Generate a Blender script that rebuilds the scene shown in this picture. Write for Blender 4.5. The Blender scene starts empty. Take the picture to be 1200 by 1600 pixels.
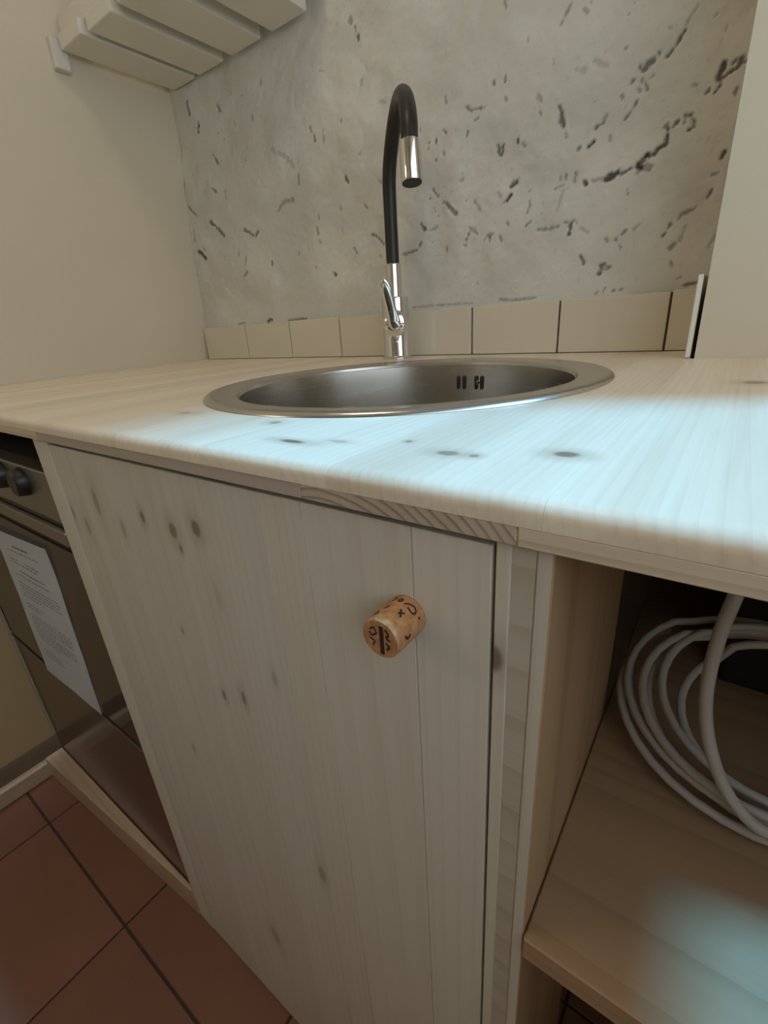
import bpy, bmesh, math, random
import numpy as np
from mathutils import Vector, Matrix

random.seed(7); rng = np.random.default_rng(7)
S = bpy.context.scene
COL = S.collection

# ---------------------------------------------------------------- camera, world, light, exposure
# metres; X along the worktop, Y into the back wall, Z = 0 on the worktop, lifted by ZC so the floor is at 0
ZC = 0.8853
F_PX = 727.82
CAM = Vector((0.3385, -0.1703, 0.0689 + ZC))
RM = Matrix(((0.8089484, -0.1733359, 0.5617447), (0.5843764, 0.3412580, -0.7362386), (-0.0640833, 0.9238493, 0.3773536)))
cd = bpy.data.cameras.new('camera'); cam = bpy.data.objects.new('camera', cd); COL.objects.link(cam)
cd.sensor_fit = 'VERTICAL'; cd.sensor_height = 36.0; cd.lens = F_PX / 1600 * 36.0
cd.clip_start = 0.01
cam.matrix_world = Matrix.Translation(CAM) @ RM.to_4x4()
S.camera = cam

W = bpy.data.worlds.new('sky'); S.world = W; W.use_nodes = True
W.node_tree.nodes['Background'].inputs[0].default_value = (0.80, 0.90, 1.0, 1)
W.node_tree.nodes['Background'].inputs[1].default_value = 2.1

SUN_DIR = Vector((-1.0, -0.325, -1.0)).normalized()
sl = bpy.data.lights.new('sun', 'SUN'); sun = bpy.data.objects.new('sun', sl); COL.objects.link(sun)
sl.energy = 6.4; sl.angle = math.radians(6); sl.color = (0.15, 0.56, 1.0)
sun.rotation_euler = SUN_DIR.to_track_quat('-Z', 'Y').to_euler()
sun.location = (2.0, 0, 3.5)

S.view_settings.view_transform = 'Standard'; S.view_settings.look = 'None'
S.view_settings.exposure = 0.0; S.view_settings.gamma = 1.0
S.view_settings.use_curve_mapping = False

D = 0.6858          # tile face
YW = D + 0.010      # rough plaster plane
YP = 0.568          # pier face
XP = 0.2905         # pier left edge
CEIL = 1.62

def px_ray(p):
    return RM @ Vector(((p[0] - 600) / F_PX, -(p[1] - 800) / F_PX, -1.0))
def on_plane(p, ax, v):
    """point (worktop-relative z) where the pixel's ray meets the plane coord[ax] = v"""
    c = Vector((CAM.x, CAM.y, CAM.z - ZC)); r = px_ray(p)
    return c + r * ((v - c[ax]) / r[ax])

# ---------------------------------------------------------------- materials
def new_mat(name):
    m = bpy.data.materials.new(name); m.use_nodes = True
    nt = m.node_tree
    return m, nt, nt.nodes['Principled BSDF']
def N(nt, typ, **kw):
    n = nt.nodes.new(typ)
    for k, v in kw.items():
        if k.startswith('i_'):
            key = k[2:]
            n.inputs[int(key) if key.isdigit() else key].default_value = v
        else: setattr(n, k, v)
    return n
def L(nt, a, b): nt.links.new(a, b)
def mixc(nt, fac, a, b):
    n = N(nt, 'ShaderNodeMix', data_type='RGBA')
    for sock, v in ((n.inputs[0], fac), (n.inputs[6], a), (n.inputs[7], b)):
        if isinstance(v, (int, float)): sock.default_value = v
        elif isinstance(v, tuple): sock.default_value = (*v, 1) if len(v) == 3 else v
        else: L(nt, v, sock)
    return n.outputs[2]
def maprange(nt, v, a, b, c=0.0, d=1.0, smooth=True):
    n = N(nt, 'ShaderNodeMapRange'); n.interpolation_type = 'SMOOTHSTEP' if smooth else 'LINEAR'
    L(nt, v, n.inputs[0])
    for i, x in enumerate((a, b, c, d)): n.inputs[i + 1].default_value = x
    return n.outputs[0]
def math_(nt, op, a, b=None):
    n = N(nt, 'ShaderNodeMath', operation=op)
    for i, v in enumerate((a, b)):
        if v is None: continue
        if isinstance(v, (int, float)): n.inputs[i].default_value = v
        else: L(nt, v, n.inputs[i])
    return n.outputs[0]
def bump(nt, h, strength, dist, bsdf):
    b = N(nt, 'ShaderNodeBump'); b.inputs['Strength'].default_value = strength; b.inputs['Distance'].default_value = dist
    L(nt, h, b.inputs['Height']); L(nt, b.outputs[0], bsdf.inputs['Normal'])

def plain(name, col, rough=0.6, metal=0.0, noise=0.06, scale=30, spec=0.5):
    m, nt, b = new_mat(name)
    tc = N(nt, 'ShaderNodeTexCoord'); no = N(nt, 'ShaderNodeTexNoise', i_Scale=scale, i_Detail=4.0)
    L(nt, tc.outputs['Object'], no.inputs['Vector'])
    dark = tuple(c * (1 - noise * 2) for c in col); light = tuple(min(1, c * (1 + noise)) for c in col)
    L(nt, mixc(nt, no.outputs[0], dark, light), b.inputs['Base Color'])
    b.inputs['Roughness'].default_value = rough; b.inputs['Metallic'].default_value = metal
    b.inputs['Specular IOR Level'].default_value = spec
    return m

def pine(name, axis, light, dark, ring=0.008, contrast=0.6, knots=(), rough=0.45, pith=(0.0, 0.0), jitter=0.25, distort=1.6):
    """softwood: growth rings round an axis, so faces show long grain and ends show arcs; knots = (x,y,z, rx,ry,rz, strength)"""
    m, nt, b = new_mat(name)
    tc = N(nt, 'ShaderNodeTexCoord'); oi = N(nt, 'ShaderNodeObjectInfo')
    stretch = [1, 1, 1]; stretch['XYZ'.index(axis)] = 0.035
    # random pith for each board
    wn = N(nt, 'ShaderNodeTexWhiteNoise', noise_dimensions='1D'); L(nt, oi.outputs['Random'], wn.inputs['W'])
    sub = N(nt, 'ShaderNodeVectorMath', operation='SUBTRACT'); L(nt, wn.outputs['Color'], sub.inputs[0]); sub.inputs[1].default_value = (.5, .5, .5)
    sc = N(nt, 'ShaderNodeVectorMath', operation='SCALE'); L(nt, sub.outputs[0], sc.inputs[0]); sc.inputs['Scale'].default_value = jitter
    add = N(nt, 'ShaderNodeVectorMath', operation='ADD'); L(nt, tc.outputs['Object'], add.inputs[0]); L(nt, sc.outputs[0], add.inputs[1])
    o = [pith[0], pith[1]]; off = [0, 0, 0]; k = 0
    for i in range(3):
        if 'XYZ'[i] != axis: off[i] = o[k]; k += 1
    add2 = N(nt, 'ShaderNodeVectorMath', operation='ADD'); L(nt, add.outputs[0], add2.inputs[0]); add2.inputs[1].default_value = off
    mul = N(nt, 'ShaderNodeVectorMath', operation='MULTIPLY'); L(nt, add2.outputs[0], mul.inputs[0]); mul.inputs[1].default_value = stretch
    # warp
    wnz = N(nt, 'ShaderNodeTexNoise', i_Scale=9.0, i_Detail=2.0); L(nt, mul.outputs[0], wnz.inputs['Vector'])
    wsub = N(nt, 'ShaderNodeVectorMath', operation='SUBTRACT'); L(nt, wnz.outputs['Color'], wsub.inputs[0]); wsub.inputs[1].default_value = (.5, .5, .5)
    wsc = N(nt, 'ShaderNodeVectorMath', operation='SCALE'); L(nt, wsub.outputs[0], wsc.inputs[0]); wsc.inputs['Scale'].default_value = 0.03 * distort
    wadd = N(nt, 'ShaderNodeVectorMath', operation='ADD'); L(nt, mul.outputs[0], wadd.inputs[0]); L(nt, wsc.outputs[0], wadd.inputs[1])
    wv = N(nt, 'ShaderNodeTexWave', wave_type='RINGS', rings_direction=axis, wave_profile='SAW')
    wv.inputs['Scale'].default_value = 2 * math.pi / (20 * ring); wv.inputs['Distortion'].default_value = 0.6
    wv.inputs['Detail'].default_value = 2.0; wv.inputs['Detail Scale'].default_value = 1.5
    L(nt, wadd.outputs[0], wv.inputs['Vector'])
    late = maprange(nt, wv.outputs['Fac'], 0.45, 1.0, 0, contrast)
    # broad tone
    tn = N(nt, 'ShaderNodeTexNoise', i_Scale=14.0, i_Detail=3.0); L(nt, mul.outputs[0], tn.inputs['Vector'])
    tone = maprange(nt, tn.outputs[0], 0.3, 0.75, 0.0, 0.35)
    fac = math_(nt, 'ADD', late, tone)
    # fine pores
    fn = N(nt, 'ShaderNodeTexNoise', i_Scale=260.0, i_Detail=2.0)
    L(nt, mul.outputs[0], fn.inputs['Vector'])
    fac = math_(nt, 'ADD', fac, maprange(nt, fn.outputs[0], 0.4, 0.7, -0.03, 0.06))
    col = mixc(nt, fac, light, dark)
    # board to board tone
    hs = N(nt, 'ShaderNodeHueSaturation'); L(nt, col, hs.inputs['Color'])
    L(nt, maprange(nt, oi.outputs['Random'], 0, 1, 0.92, 1.05, smooth=False), hs.inputs['Value'])
    col = hs.outputs[0]
    for (x, y, z, rx, ry, rz, s) in knots:
        ks = N(nt, 'ShaderNodeVectorMath', operation='SUBTRACT'); L(nt, tc.outputs['Object'], ks.inputs[0]); ks.inputs[1].default_value = (x, y, z)
        kw = N(nt, 'ShaderNodeVectorMath', operation='SCALE'); L(nt, wsub.outputs[0], kw.inputs[0]); kw.inputs['Scale'].default_value = 0.008
        ka = N(nt, 'ShaderNodeVectorMath', operation='ADD'); L(nt, ks.outputs[0], ka.inputs[0]); L(nt, kw.outputs[0], ka.inputs[1])
        kd = N(nt, 'ShaderNodeVectorMath', operation='DIVIDE'); L(nt, ka.outputs[0], kd.inputs[0]); kd.inputs[1].default_value = (rx, ry, rz)
        kl = N(nt, 'ShaderNodeVectorMath', operation='LENGTH'); L(nt, kd.outputs[0], kl.inputs[0])
        halo = maprange(nt, kl.outputs['Value'], 2.6, 0.8, 0.0, 0.45 * s)
        col = mixc(nt, halo, col, tuple(c * .62 for c in dark))
        core = maprange(nt, kl.outputs['Value'], 1.0, 0.45, 0.0, s)
        col = mixc(nt, core, col, (0.12, 0.065, 0.035))
    L(nt, col, b.inputs['Base Color'])
    b.inputs['Roughness'].default_value = rough
    bump(nt, fac, 0.12, 0.0006, b)
    return m

def plaster_mat():
    m, nt, b = new_mat('rough_plaster')
    tc = N(nt, 'ShaderNodeTexCoord')
    n1 = N(nt, 'ShaderNodeTexNoise', i_Scale=7.0, i_Detail=5.0); L(nt, tc.outputs['Object'], n1.inputs['Vector'])
    col = mixc(nt, maprange(nt, n1.outputs[0], .35, .7), (0.60, 0.575, 0.51), (0.70, 0.675, 0.61))
    n2 = N(nt, 'ShaderNodeTexNoise', i_Scale=110.0, i_Detail=5.0); L(nt, tc.outputs['Object'], n2.inputs['Vector'])
    col = mixc(nt, maprange(nt, n2.outputs[0], .56, .78, 0, .22), col, (0.36, 0.33, 0.28))
    at = N(nt, 'ShaderNodeAttribute', attribute_name='chip')
    col = mixc(nt, at.outputs['Fac'], col, (0.055, 0.043, 0.033))
    L(nt, col, b.inputs['Base Color']); b.inputs['Roughness'].default_value = 0.92
    n3 = N(nt, 'ShaderNodeTexNoise', i_Scale=60.0, i_Detail=6.0); L(nt, tc.outputs['Object'], n3.inputs['Vector'])
    bump(nt, n3.outputs[0], 0.35, 0.004, b)
    return m

def painted_wall(name, c):
    m, nt, b = new_mat(name)
    tc = N(nt, 'ShaderNodeTexCoord')
    n1 = N(nt, 'ShaderNodeTexNoise', i_Scale=3.0, i_Detail=4.0); L(nt, tc.outputs['Object'], n1.inputs['Vector'])
    L(nt, mixc(nt, n1.outputs[0], tuple(x * .93 for x in c), tuple(x * 1.05 for x in c)), b.inputs['Base Color'])
    n2 = N(nt, 'ShaderNodeTexNoise', i_Scale=40.0, i_Detail=5.0); L(nt, tc.outputs['Object'], n2.inputs['Vector'])
    bump(nt, n2.outputs[0], 0.15, 0.003, b)
    b.inputs['Roughness'].default_value = 0.85
    return m

def steel(name, col=(0.56, 0.54, 0.50), rough=0.28, brush=True):
    m, nt, b = new_mat(name)
    b.inputs['Metallic'].default_value = 1.0; b.inputs['Base Color'].default_value = (*col, 1)
    tc = N(nt, 'ShaderNodeTexCoord'); mp = N(nt, 'ShaderNodeMapping'); mp.inputs['Scale'].default_value = (4, 4, 160) if brush else (60, 60, 60)
    L(nt, tc.outputs['Object'], mp.inputs[0])
    n = N(nt, 'ShaderNodeTexNoise', i_Scale=1.0, i_Detail=3.0); L(nt, mp.outputs[0], n.inputs['Vector'])
    L(nt, maprange(nt, n.outputs[0], .3, .7, rough * .98, rough * 1.02), b.inputs['Roughness'])
    return m

def emission(name, c, s):
    m, nt, b = new_mat(name)
    b.inputs['Base Color'].default_value = (*c, 1); b.inputs['Emission Color'].default_value = (*c, 1); b.inputs['Emission Strength'].default_value = s
    return m

# ---------------------------------------------------------------- mesh helpers (z given relative to the worktop)
def obj(name, me, mat, parent=None, label=None, cat=None, group=None, kind=None, smooth=False):
    if isinstance(me, bmesh.types.BMesh):
        bm = me; me = bpy.data.meshes.new(name)
        bmesh.ops.recalc_face_normals(bm, faces=bm.faces); bm.to_mesh(me); bm.free()
    for m in (mat if isinstance(mat, (list, tuple)) else [mat]):
        if m: me.materials.append(m)
    if smooth:
        me.polygons.foreach_set('use_smooth', [True] * len(me.polygons))
        try: me.set_sharp_from_angle(angle=math.radians(40))
        except Exception: pass
    o = bpy.data.objects.new(name, me); COL.objects.link(o)
    if parent is not None:
        o.parent = parent      # parts keep world coordinates in their mesh; only the root Empty is moved
        o.matrix_parent_inverse = Matrix.Translation(parent.location).inverted() if parent.type == 'EMPTY' else Matrix.Identity(4)
    tag(o, label, cat, group, kind)
    return o
def tag(o, label=None, cat=None, group=None, kind=None):
    for k, v in (('label', label), ('category', cat), ('group', group), ('kind', kind)):
        if v: o[k] = v
def thing(name, loc, label, cat, group=None):
    o = bpy.data.objects.new(name, None); COL.objects.link(o); o.location = (loc[0], loc[1], loc[2] + ZC)
    o.empty_display_size = 0.05
    tag(o, label, cat, group); return o
def box(bm, x0, x1, y0, y1, z0, z1, bev=0.0, seg=1):
    vs = [bm.verts.new((x, y, z + ZC)) for x in (x0, x1) for y in (y0, y1) for z in (z0, z1)]
    fs = [bm.faces.new([vs[i] for i in q]) for q in ((0, 1, 3, 2), (4, 6, 7, 5), (0, 4, 5, 1), (2, 3, 7, 6), (0, 2, 6, 4), (1, 5, 7, 3))]
    if bev:
        es = list({e for f in fs for e in f.edges})
        bmesh.ops.bevel(bm, geom=es, offset=bev, segments=seg, affect='EDGES', profile=0.5)
    return bm
def bx(*a, **k): return box(bmesh.new(), *a, **k)
def tube(bm, pts, rad, n=14, caps=True):
    """round tube through pts (Vectors, z relative); rad number or list"""
    pts = [Vector((p[0], p[1], p[2] + ZC)) for p in pts]
    rads = rad if isinstance(rad, (list, tuple)) else [rad] * len(pts)
    t0 = (pts[1] - pts[0]).normalized(); u = t0.orthogonal().normalized(); rings = []
    for i, p in enumerate(pts):
        t = (pts[min(i + 1, len(pts) - 1)] - pts[max(i - 1, 0)]).normalized()
        u = (u - t * u.dot(t)).normalized(); v = t.cross(u)
        rings.append([bm.verts.new(p + (u * math.cos(a) + v * math.sin(a)) * rads[i]) for a in [2 * math.pi * k / n for k in range(n)]])
    for a, b in zip(rings, rings[1:]):
        for k in range(n): bm.faces.new((a[k], a[(k + 1) % n], b[(k + 1) % n], b[k]))
    if caps:
        bm.faces.new(rings[0][::-1]); bm.faces.new(rings[-1])
    return bm
def lathe(bm, prof, c, n=48, close=False):
    """prof: list of (r, z); axis vertical at c=(x,y)"""
    rings = []
    for r, z in prof:
        if r < 1e-6: rings.append([bm.verts.new((c[0], c[1], z + ZC))])
        else: rings.append([bm.verts.new((c[0] + r * math.cos(2 * math.pi * k / n), c[1] + r * math.sin(2 * math.pi * k / n), z + ZC)) for k in range(n)])
    seq = list(zip(rings, rings[1:])) + ([(rings[-1], rings[0])] if close else [])
    for a, b in seq:
        for k in range(n):
            k2 = (k + 1) % n
            q = [a[k % len(a)], a[k2 % len(a)], b[k2 % len(b)], b[k % len(b)]]
            q2 = []
            for v in q:
                if v not in q2: q2.append(v)
            if len(q2) > 2: bm.faces.new(q2)
    return bm
def spline(P, n=8):
    P = [Vector(p) for p in P]; out = []
    Q = [P[0] * 2 - P[1]] + P + [P[-1] * 2 - P[-2]]
    for i in range(1, len(Q) - 2):
        for k in range(n):
            t = k / n; a, b, c, d = Q[i - 1], Q[i], Q[i + 1], Q[i + 2]
            out.append(0.5 * ((2 * b) + (c - a) * t + (2 * a - 5 * b + 4 * c - d) * t * t + (3 * b - a - 3 * c + d) * t ** 3))
    out.append(P[-1]); return out

def vnoise(x, y, seed):
    """smooth lattice noise, numpy, -1..1"""
    g = np.random.default_rng(seed).uniform(-1, 1, (257, 257))
    xi = np.floor(x).astype(int); yi = np.floor(y).astype(int); fx = x - xi; fy = y - yi
    fx = fx * fx * (3 - 2 * fx); fy = fy * fy * (3 - 2 * fy)
    a = g[xi % 256, yi % 256]; b = g[(xi + 1) % 256, yi % 256]; c = g[xi % 256, (yi + 1) % 256]; d = g[(xi + 1) % 256, (yi + 1) % 256]
    return (a * (1 - fx) + b * fx) * (1 - fy) + (c * (1 - fx) + d * fx) * fy

def grid_mesh(name, V, nx, ny):
    me = bpy.data.meshes.new(name)
    idx = np.arange(nx * ny).reshape(nx, ny)
    quads = np.stack([idx[:-1, :-1], idx[1:, :-1], idx[1:, 1:], idx[:-1, 1:]], -1).reshape(-1, 4)
    me.vertices.add(len(V)); me.vertices.foreach_set('co', np.ascontiguousarray(V, np.float32).ravel())
    me.loops.add(quads.size); me.loops.foreach_set('vertex_index', quads.ravel().astype(np.int32))
    me.polygons.add(len(quads)); me.polygons.foreach_set('loop_start', np.arange(0, quads.size, 4, dtype=np.int32))
    me.update(calc_edges=True); me.validate()
    return me

# ---------------------------------------------------------------- room shell
M_plaster = plaster_mat()
M_wall = painted_wall('cream_wall_paint', (0.70, 0.62, 0.47))
M_ceil = painted_wall('ceiling_paint', (0.75, 0.72, 0.66))
M_pier = painted_wall("smooth_pier_plaster", (0.66, 0.59, 0.47))

# dark holes, cracks and flakes in the old plaster: (polyline of photo pixels, radius px, depth 0..1)
MARKS = [
 ([(297,162),(300,181)],3,.7),([(313,192),(315,208)],2.5,.85),([(284,230),(286,250)],2.5,.5),([(337,243),(344,256)],2.2,.65),
 ([(340,165),(345,175)],2.4,.6),([(394,181),(395,188)],2,.4),([(405,125),(405,129)],2,.4),([(483,200),(484,204)],2.2,.6),([(488,210),(489,218)],2.6,.95),
 ([(294,286),(294,307)],1.8,.45),([(339,298),(342,300)],3,.6),([(428,235),(445,243),(459,260)],4,.28),([(466,275),(467,286)],2.2,.5),
 ([(435,330),(445,315),(457,312)],3,.42),([(356,300),(358,310)],2.5,.3),([(299,324),(306,332),(313,338)],2.3,.65),([(334,348),(343,357),(353,369)],2.6,.7),
 ([(383,359),(401,369),(405,362)],2.8,.65),([(314,394),(319,396),(323,402)],4,.9),([(323,389),(324,391)],2.3,.65),([(307,363),(307,377)],2,.45),
 ([(375,390),(375,399)],2,.5),([(386,402),(387,413)],2,.45),([(389,426),(385,432)],2.2,.5),([(426,409),(426,413)],2,.9),([(466,394),(466,397)],2,.35),
 ([(418,502),(425,499)],2.4,.85),([(450,501),(479,498)],1.5,.55),([(372,507),(382,505)],1.6,.4),([(542,24),(543,31)],3,.5),([(550,40),(551,46)],2.2,.45),
 ([(555,53),(556,59)],2.6,.75),([(559,122),(560,130)],3.5,.28),([(590,157),(600,159)],3,.22),([(531,186),(531,190)],2,.4),([(503,203),(503,224)],2.5,.38),
 ([(497,110),(502,110)],2,.25),([(656,201),(657,206)],2,.4),([(538,275),(539,280),(541,284)],2.3,.85),([(559,241),(562,241)],2,.3),([(494,354),(496,364)],2,.65),
 ([(497,338),(497,343)],1.8,.4),([(529,321),(531,327)],1.7,.42),([(531,356),(533,365)],1.5,.42),([(568,321),(571,324)],2,.45),([(578,365),(590,371),(600,381)],2.4,.55),
 ([(553,387),(557,395)],2,.6),([(518,426),(524,430)],2.5,.8),([(491,417),(493,419)],2,.35),([(498,376),(500,379)],2,.35),
 ([(630,398),(640,396),(653,391),(659,379)],2.1,.5),([(659,351),(664,359)],2.8,.7),([(592,283),(595,286)],2,.3),([(594,400),(596,402)],2,.3),
 ([(787,0),(790,10)],2.2,.45),([(890,6),(882,24),(875,40)],3.2,.5),([(825,60),(826,66)],2.2,.35),([(866,95),(866,102)],2.5,.35),([(772,129),(773,133)],2.2,.6),
 ([(790,121),(790,128)],2.2,.6),([(791,154),(794,158)],2.5,.4),([(697,152),(697,160)],2.6,.35),([(729,169),(738,176),(745,172),(758,171)],2.8,.55),
 ([(745,191),(750,186)],2.5,.5),([(733,208),(732,215)],1.8,.5),([(695,205),(700,210)],2.3,.5),([(683,220),(683,223)],1.9,.65),([(672,225),(672,233)],2.2,.5),
 ([(842,150),(847,158)],4,.3),([(846,176),(847,181)],1.9,.4),([(876,168),(878,178),(878,190),(882,199)],3,.72),([(884,209),(885,215)],2,.4),
 ([(811,219),(812,224)],2.2,.7),([(819,227),(822,230)],2.2,.4),([(780,229),(783,243),(785,243),(788,229)],2.9,.7),([(695,240),(698,244)],2.5,.4),([(682,250),(684,252)],1.9,.5),
 ([(722,284),(726,281)],2.3,.35),([(677,297),(685,307)],2.2,.5),([(694,316),(703,325),(713,335)],2.8,.6),([(800,293),(809,285)],3.2,.8),([(794,315),(800,307)],2.6,.85),
 ([(790,318),(792,316)],2,.5),([(782,305),(784,308)],2.2,.4),([(829,314),(830,322),(826,332)],2.2,.55),([(832,346),(823,355)],2.3,.7),([(842,360),(860,359),(874,354)],2.6,.45),
 ([(894,350),(889,368)],3,.8),([(886,349),(900,345)],2.6,.42),([(731,366),(727,375)],2.2,.7),([(724,383),(727,385)],2.2,.5),([(734,358),(744,364)],3,.35),
 ([(765,371),(765,376)],2.7,.75),([(757,375),(762,368),(771,366)],2,.42),([(783,371),(785,378)],3,.45),([(696,386),(696,394)],2,.45),([(793,350),(796,352)],2.6,.38),
 ([(743,316),(750,328)],2.5,.25),([(661,353),(666,359)],2.2,.6),([(672,360),(682,355)],2,.35),([(876,275),(876,281)],2,.4),([(885,274),(884,283)],2.2,.5),([(898,278),(897,284)],2,.4),
 ([(868,296),(882,289)],2,.32),([(881,300),(872,332)],2.6,.25),([(745,442),(747,445)],2,.22),([(805,449),(807,451)],2,.25),
 ([(922,0),(924,4)],3,.4),([(912,12),(917,19)],2.5,.4),([(1092,3),(1080,22),(1072,36)],2,.35),([(1069,46),(1055,70)],3.2,.75),([(1055,70),(1042,87)],1.8,.65),
 ([(1029,80),(1030,84)],1.9,.5),([(1006,105),(1020,94)],5,.7),([(1000,103),(1001,106)],2.2,.6),([(1013,121),(1019,117)],3,.4),([(986,130),(989,125)],2.6,.65),
 ([(1008,128),(1011,137)],2.6,.6),([(997,137),(1000,140)],2.6,.42),([(1002,121),(1003,126)],2,.42),([(971,148),(972,152)],1.7,.5),([(995,157),(986,173),(976,185)],1.7,.6),
 ([(930,200),(942,191)],2.9,.65),([(941,186),(946,181)],3,.35),([(920,229),(927,222)],3,.9),([(903,234),(908,230)],2.2,.6),([(951,212),(953,218)],2,.35),
 ([(902,114),(915,111)],4,.25),([(930,96),(950,104)],3.5,.22),([(1080,131),(1087,131)],2.8,.4),([(1038,196),(1042,198)],4,.9),([(1050,196),(1061,184)],2.6,.7),
 ([(1068,190),(1070,177),(1079,176),(1085,197)],3,.65),([(1073,201),(1078,200)],2.8,.65),([(1131,98),(1125,119)],5.5,.85),([(1125,119),(1135,116)],3.5,.8),([(1139,112),(1143,107)],3,.75),
 ([(1145,96),(1150,90)],2.6,.6),([(1152,102),(1163,84)],4,.8),([(1154,95),(1165,92)],3,.6),([(1116,142),(1124,132)],2.8,.7),([(1103,143),(1108,136)],2.6,.65),([(1152,135),(1149,144)],3.5,.6),
 ([(1041,210),(1039,223),(1030,232),(1020,239)],4.2,.85),([(1020,239),(1011,244),(1004,252),(997,261)],4.5,.75),([(996,258),(1000,262)],5.5,.98),([(1010,242),(1013,245)],4.5,.98),([(1000,264),(1012,262)],7,.55),
 ([(955,275),(963,271)],6.5,.9),([(948,280),(955,278)],4.5,.92),([(963,272),(975,269),(986,263)],3,.72),([(914,285),(916,289)],2.8,.88),([(925,283),(948,280)],3.4,.38),([(899,270),(900,274)],2,.4),
 ([(980,298),(981,303)],2.2,.7),([(901,346),(902,349)],2.6,.4),([(908,357),(918,364)],2.4,.25),([(972,366),(977,361)],2.7,.55),([(963,374),(966,371)],2.4,.5),([(968,384),(970,387)],2.2,.5),([(947,374),(949,377)],2.1,.4),
 ([(990,359),(1002,349)],2.1,.36),([(1047,349),(1041,360),(1035,369)],2.1,.62),([(1061,340),(1064,335)],2.7,.5),([(1068,333),(1077,328)],2.6,.45),([(1084,326),(1087,322)],2,.42),
 ([(1054,381),(1047,388)],3.2,.5),([(1062,376),(1070,354)],1.7,.3),([(1132,235),(1125,247)],2.7,.8),([(1112,272),(1120,269)],2,.36),([(1112,295),(1105,307)],2.1,.68),([(1117,367),(1107,385)],1.9,.42),
 ([(909,402),(912,412)],3.2,.68),([(938,414),(950,418)],4,.75),([(941,415),(937,428)],3.6,.8),([(945,450),(941,458)],2.2,.62),([(957,455),(960,454)],2.1,.5),([(968,453),(972,451)],2,.42),([(930,459),(934,457)],1.8,.42),
 ([(1049,410),(1050,416)],2,.42),([(1058,436),(1063,434)],2,.28),([(1069,446),(1090,441)],1.4,.6),([(779,468),(800,470),(820,467),(837,466)],2.2,.42),([(645,480),(737,474)],1.2,.3),
]
def build_back_wall():
    xs = np.concatenate([np.linspace(-1.02, -0.94, 8)[:-1], np.arange(-0.94, 0.3201, 0.002)])
    zs = np.concatenate([np.linspace(-0.8853, -0.02, 6)[:-1], np.arange(-0.02, 0.07, 0.01), np.arange(0.07, 0.64, 0.002), np.linspace(0.65, CEIL, 8)])
    X, Z = np.meshgrid(xs, zs, indexing='ij')
    h = 0.010 * vnoise(X * 3.1 + 40, Z * 3.4 + 9, 1) + 0.006 * vnoise(X * 9 + 40, Z * 10 + 9, 2) + 0.0030 * vnoise(X * 26 + 40, Z * 28 + 9, 3) + 0.0007 * vnoise(X * 90 + 99, Z * 95 + 50, 4)
    fade = np.clip((Z - 0.075) / 0.10, 0, 1); h = h * fade
    chip = np.zeros_like(X)
    rag = 0.75 + 0.55 * vnoise(X * 190 + 99, Z * 190 + 50, 5) + 0.25 * vnoise(X * 420 + 99, Z * 420 + 50, 6)
    for line, rpx, s in MARKS:
        P = [on_plane(p, 1, YW) for p in line]
        dist = (P[0] - Vector((CAM.x, CAM.y, CAM.z - ZC))).dot(Vector((-0.5617, 0.7362, -0.3774)))
        r = max(rpx * dist / F_PX, 0.0021) * 1.15
        x0 = min(p.x for p in P) - 2 * r; x1 = max(p.x for p in P) + 2 * r; z0 = min(p.z for p in P) - 2 * r; z1 = max(p.z for p in P) + 2 * r
        ix = np.where((xs > x0) & (xs < x1))[0]; iz = np.where((zs > z0) & (zs < z1))[0]
        if len(ix) == 0 or len(iz) == 0: continue
        sl_ = np.s_[ix[0]:ix[-1] + 1, iz[0]:iz[-1] + 1]
        xx, zz = X[sl_], Z[sl_]; best = np.full(xx.shape, 9.0)
        for a, b in zip(P, P[1:]):
            dx, dz = b.x - a.x, b.z - a.z; t = np.clip(((xx - a.x) * dx + (zz - a.z) * dz) / max(dx * dx + dz * dz, 1e-9), 0, 1)
            best = np.minimum(best, np.hypot(xx - a.x - t * dx, zz - a.z - t * dz))
        q = np.clip((rag[sl_] * r - best) / (0.55 * r) + 0.35, 0, 1)
        chip[sl_] = np.maximum(chip[sl_], s * q)
    # fine pitting scattered over the middle of the wall
    pit = vnoise(X * 150 + 30, Z * 150 + 60, 8) + 0.6 * vnoise(X * 330 + 30, Z * 330 + 60, 9)
    zone = np.clip(vnoise(X * 6 + 11, Z * 8 + 3, 10) * 1.2 + 0.1, 0, 1) * fade
    chip = np.maximum(chip, np.clip((pit - 1.05) * 3, 0, 0.55) * zone)
    Y = YW + h + 0.004 * chip
    V = np.stack([X, Y, Z + ZC], -1).reshape(-1, 3)
    me = grid_mesh('wall_back', V, len(xs), len(zs))
    at = me.attributes.new('chip', 'FLOAT', 'POINT'); at.data.foreach_set('value', chip.astype(np.float32).ravel())
    o = obj('wall_back', me, M_plaster, smooth=False); me.polygons.foreach_set('use_smooth', [True] * len(me.polygons))
    tag(o, 'rough grey-white plaster back wall full of dark chips and cracks', kind='structure')
build_back_wall()

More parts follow.
